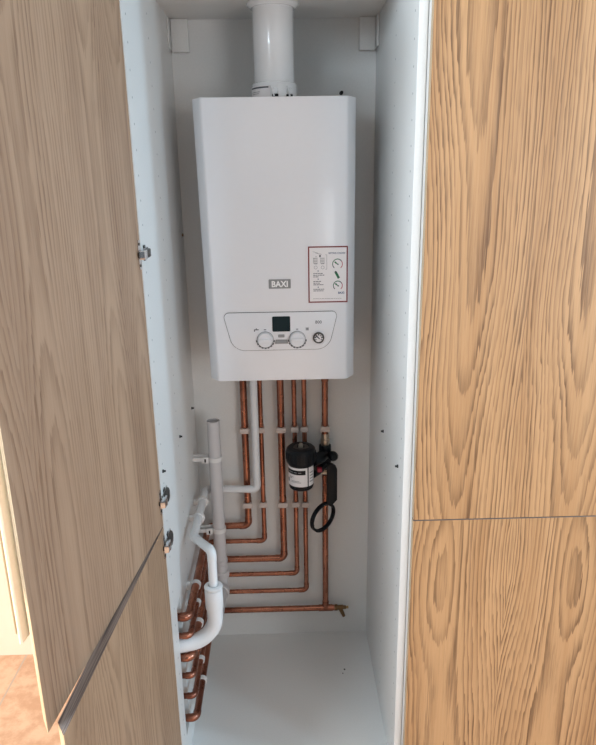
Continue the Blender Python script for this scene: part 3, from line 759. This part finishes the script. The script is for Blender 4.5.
# ------------------------------------------------------------------ filter spanner hanging from the valve
sn = thing('filter_spanner', 'black plastic ring spanner hanging beside the filter, its open ring lowest', 'spanner', (0.405, 0.503, 0.513))
nv = Vector((0.643, -0.727, -0.113)).normalized()
L = Vector((0.45, 0.30, 0.9)); L = (L - nv * L.dot(nv)).normalized(); mvec = nv.cross(L)
rg = MB('rubber')
rg.lathe([(0.0455, -0.006), (0.0520, -0.006), (0.0520, 0.006), (0.0455, 0.006)], (0, 0, 0), nv, 'rubber', 56, closed=True)
for k in range(16):
    a = 2 * PI * k / 16; d = L * math.cos(a) + mvec * math.sin(a); tt = nv.cross(d)
    Mx = Matrix((d, tt, nv)).transposed().to_4x4(); Mx.translation = d * 0.0452
    rg.box((-0.0012, -0.0022, -0.005), (0.0012, 0.0022, 0.005), 'rubber', mat=Mx)
rg.build('ring', parent=sn)
hd = MB('rubber')
hpts = [(0.014, 0.046), (0.026, 0.038), (0.046, 0.062), (0.0462, 0.168), (0.041, 0.181), (0.030, 0.189), (0.018, 0.187), (0.013, 0.176), (0.0135, 0.075)]
hd.prism(hpts, 1, -0.0040, 0.0065, 'rubber', bev=0.002)
hd.prism([(0.020, 0.085), (0.040, 0.085), (0.040, 0.165), (0.020, 0.172)], 1, -0.0052, -0.0035, 'rubber', bev=0.0006)
hd.build('handle', parent=sn)

# ------------------------------------------------------------------ black shelf pins, corner fixing, crumbs
def pin(x, y, z, s, lab):
    o = MB('screw').lathe([(0, -0.0005), (0.0042, -0.0005), (0.0042, 0.002), (0.0026, 0.003), (0.0026, 0.007), (0, 0.007)], (0, 0, 0), (s, 0, 0), 'screw', 12).build('shelf_pin')
    o.location = (x, y, z); tag(o, lab, 'pin', 'black shelf pins')
pin(0.0005, 0.528, 0.888, 1, 'black shelf pin on the left side wall, nearest the rear corner')
pin(0.0005, 0.287, 0.892, 1, 'black shelf pin halfway back on the left side wall')
pin(0.0005, 0.033, 0.908, 1, 'black shelf pin on the left side wall, just above the door hinge')
pin(W - 0.0005, 0.304, 0.887, -1, 'black shelf pin halfway back on the right side wall')
pin(W - 0.0005, 0.068, 0.890, -1, 'black shelf pin near the front edge of the right side wall')
o = MB('dbrass').lathe([(0, -0.0005), (0.0045, -0.0005), (0.0045, 0.003), (0, 0.004)], (0, 0, 0), (1, 0, 0), 'dbrass', 10).build('panel_screw')
o.location = (0.0005, 0.568, 1.412); tag(o, 'small brown screw head high in the left rear corner', 'screw')
for (x, y, s, l) in ((0.469, 0.403, 0.0032, 'larger dark crumb lying on the white cupboard base'), (0.462, 0.386, 0.0022, 'smaller dark crumb on the white base, in front of the other')):
    b = MB('crumb'); bmesh.ops.create_icosphere(b.bm, subdivisions=2, radius=s)
    for v in b.bm.verts: v.co *= random.uniform(0.75, 1.15); v.co.z = max(v.co.z * 0.6, -s * 0.5)
    o = b.build('crumb'); o.location = (x, y, s * 0.5); tag(o, l, 'crumb', 'crumbs on the cupboard base')

o = MB('black').lathe([(0, -0.0005), (0.0052, -0.0005), (0.0052, 0.004), (0.003, 0.005), (0.003, 0.016), (0.0045, 0.017), (0.0045, 0.020), (0, 0.020)], (0, 0, 0), (0, -1, 0), 'black', 12).build('wall_fixing')
o.location = (0.467, D - 0.0005, 1.793); tag(o, 'small black fixing in the back panel above the right end of the boiler', 'fixing')
# ------------------------------------------------------------------ light
w = bpy.data.worlds.new('world'); SC.world = w; w.use_nodes = True
bg = w.node_tree.nodes['Background']; bg.inputs[0].default_value = (0.80, 0.90, 1.0, 1); bg.inputs[1].default_value = 0.18
def area(name, loc, target, sx, sy, power, col):
    l = bpy.data.lights.new(name, 'AREA'); l.shape = 'RECTANGLE'; l.size = sx; l.size_y = sy; l.energy = power; l.color = col
    o = bpy.data.objects.new(name, l); COL.objects.link(o); o.location = loc
    o.rotation_euler = (Vector(target) - Vector(loc)).to_track_quat('-Z', 'Y').to_euler()
    return o
def polar(deg, dist): a = math.radians(deg); return 0.588 + math.cos(a) * dist, -0.02 - math.sin(a) * dist
ax, ay = polar(19.5, 2.4); bx_, by_ = polar(35, 2.4)
area('right_window_light', (ax, ay, 1.5), (0, 0.1, 1.3), 0.22, 1.3, 29, (0.48, 0.77, 1.0))
area('right_window_light', (bx_, by_, 1.5), (0, 0.2, 1.3), 0.26, 1.3, 18, (0.60, 0.82, 1.0))
area('left_window_light', (-1.25, -2.1, 2.2), (0.5, 0, 1.4), 0.9, 0.7, 112, (0.72, 0.88, 1.0))
area('front_fill_light', (2.4, -3.4, 1.3), (0.4, 0, 0.9), 1.2, 1.5, 34, (0.95, 0.97, 1.0))  # added fill from the front right, no known window there
s = bpy.data.lights.new('sun', 'SUN'); s.energy = 6.0; s.angle = math.radians(0.6); s.color = (1.0, 0.86, 0.68)
so = bpy.data.objects.new('sun', s); COL.objects.link(so)
so.rotation_euler = Vector((1.0, 0.5, -0.40)).to_track_quat('-Z', 'Y').to_euler()

# ------------------------------------------------------------------ camera
F = 645.749
cam = bpy.data.cameras.new('camera'); co = bpy.data.objects.new('camera', cam); COL.objects.link(co)
cam.sensor_fit = 'VERTICAL'; cam.sensor_height = 24.0; cam.lens = F / 745.0 * 24.0; cam.clip_start = 0.02
pit, yaw, rol = 0.289601197, 0.0181964466, -0.0158549497
fwd = Vector((math.sin(yaw) * math.cos(pit), math.cos(yaw) * math.cos(pit), -math.sin(pit)))
rt = Vector((math.cos(yaw), -math.sin(yaw), 0)); upv = rt.cross(fwd)
r2 = rt * math.cos(rol) + upv * math.sin(rol); u2 = upv * math.cos(rol) - rt * math.sin(rol)
R = Matrix((r2, u2, -fwd)).transposed().to_4x4(); R.translation = (0.297788, -1.367461, 1.561148)
co.matrix_world = R
SC.camera = co
vs = SC.view_settings
vs.view_transform = 'Standard'; vs.look = 'None'; vs.exposure = 0.0; vs.gamma = 1.0; vs.use_curve_mapping = False
SC.cycles.use_denoising = True
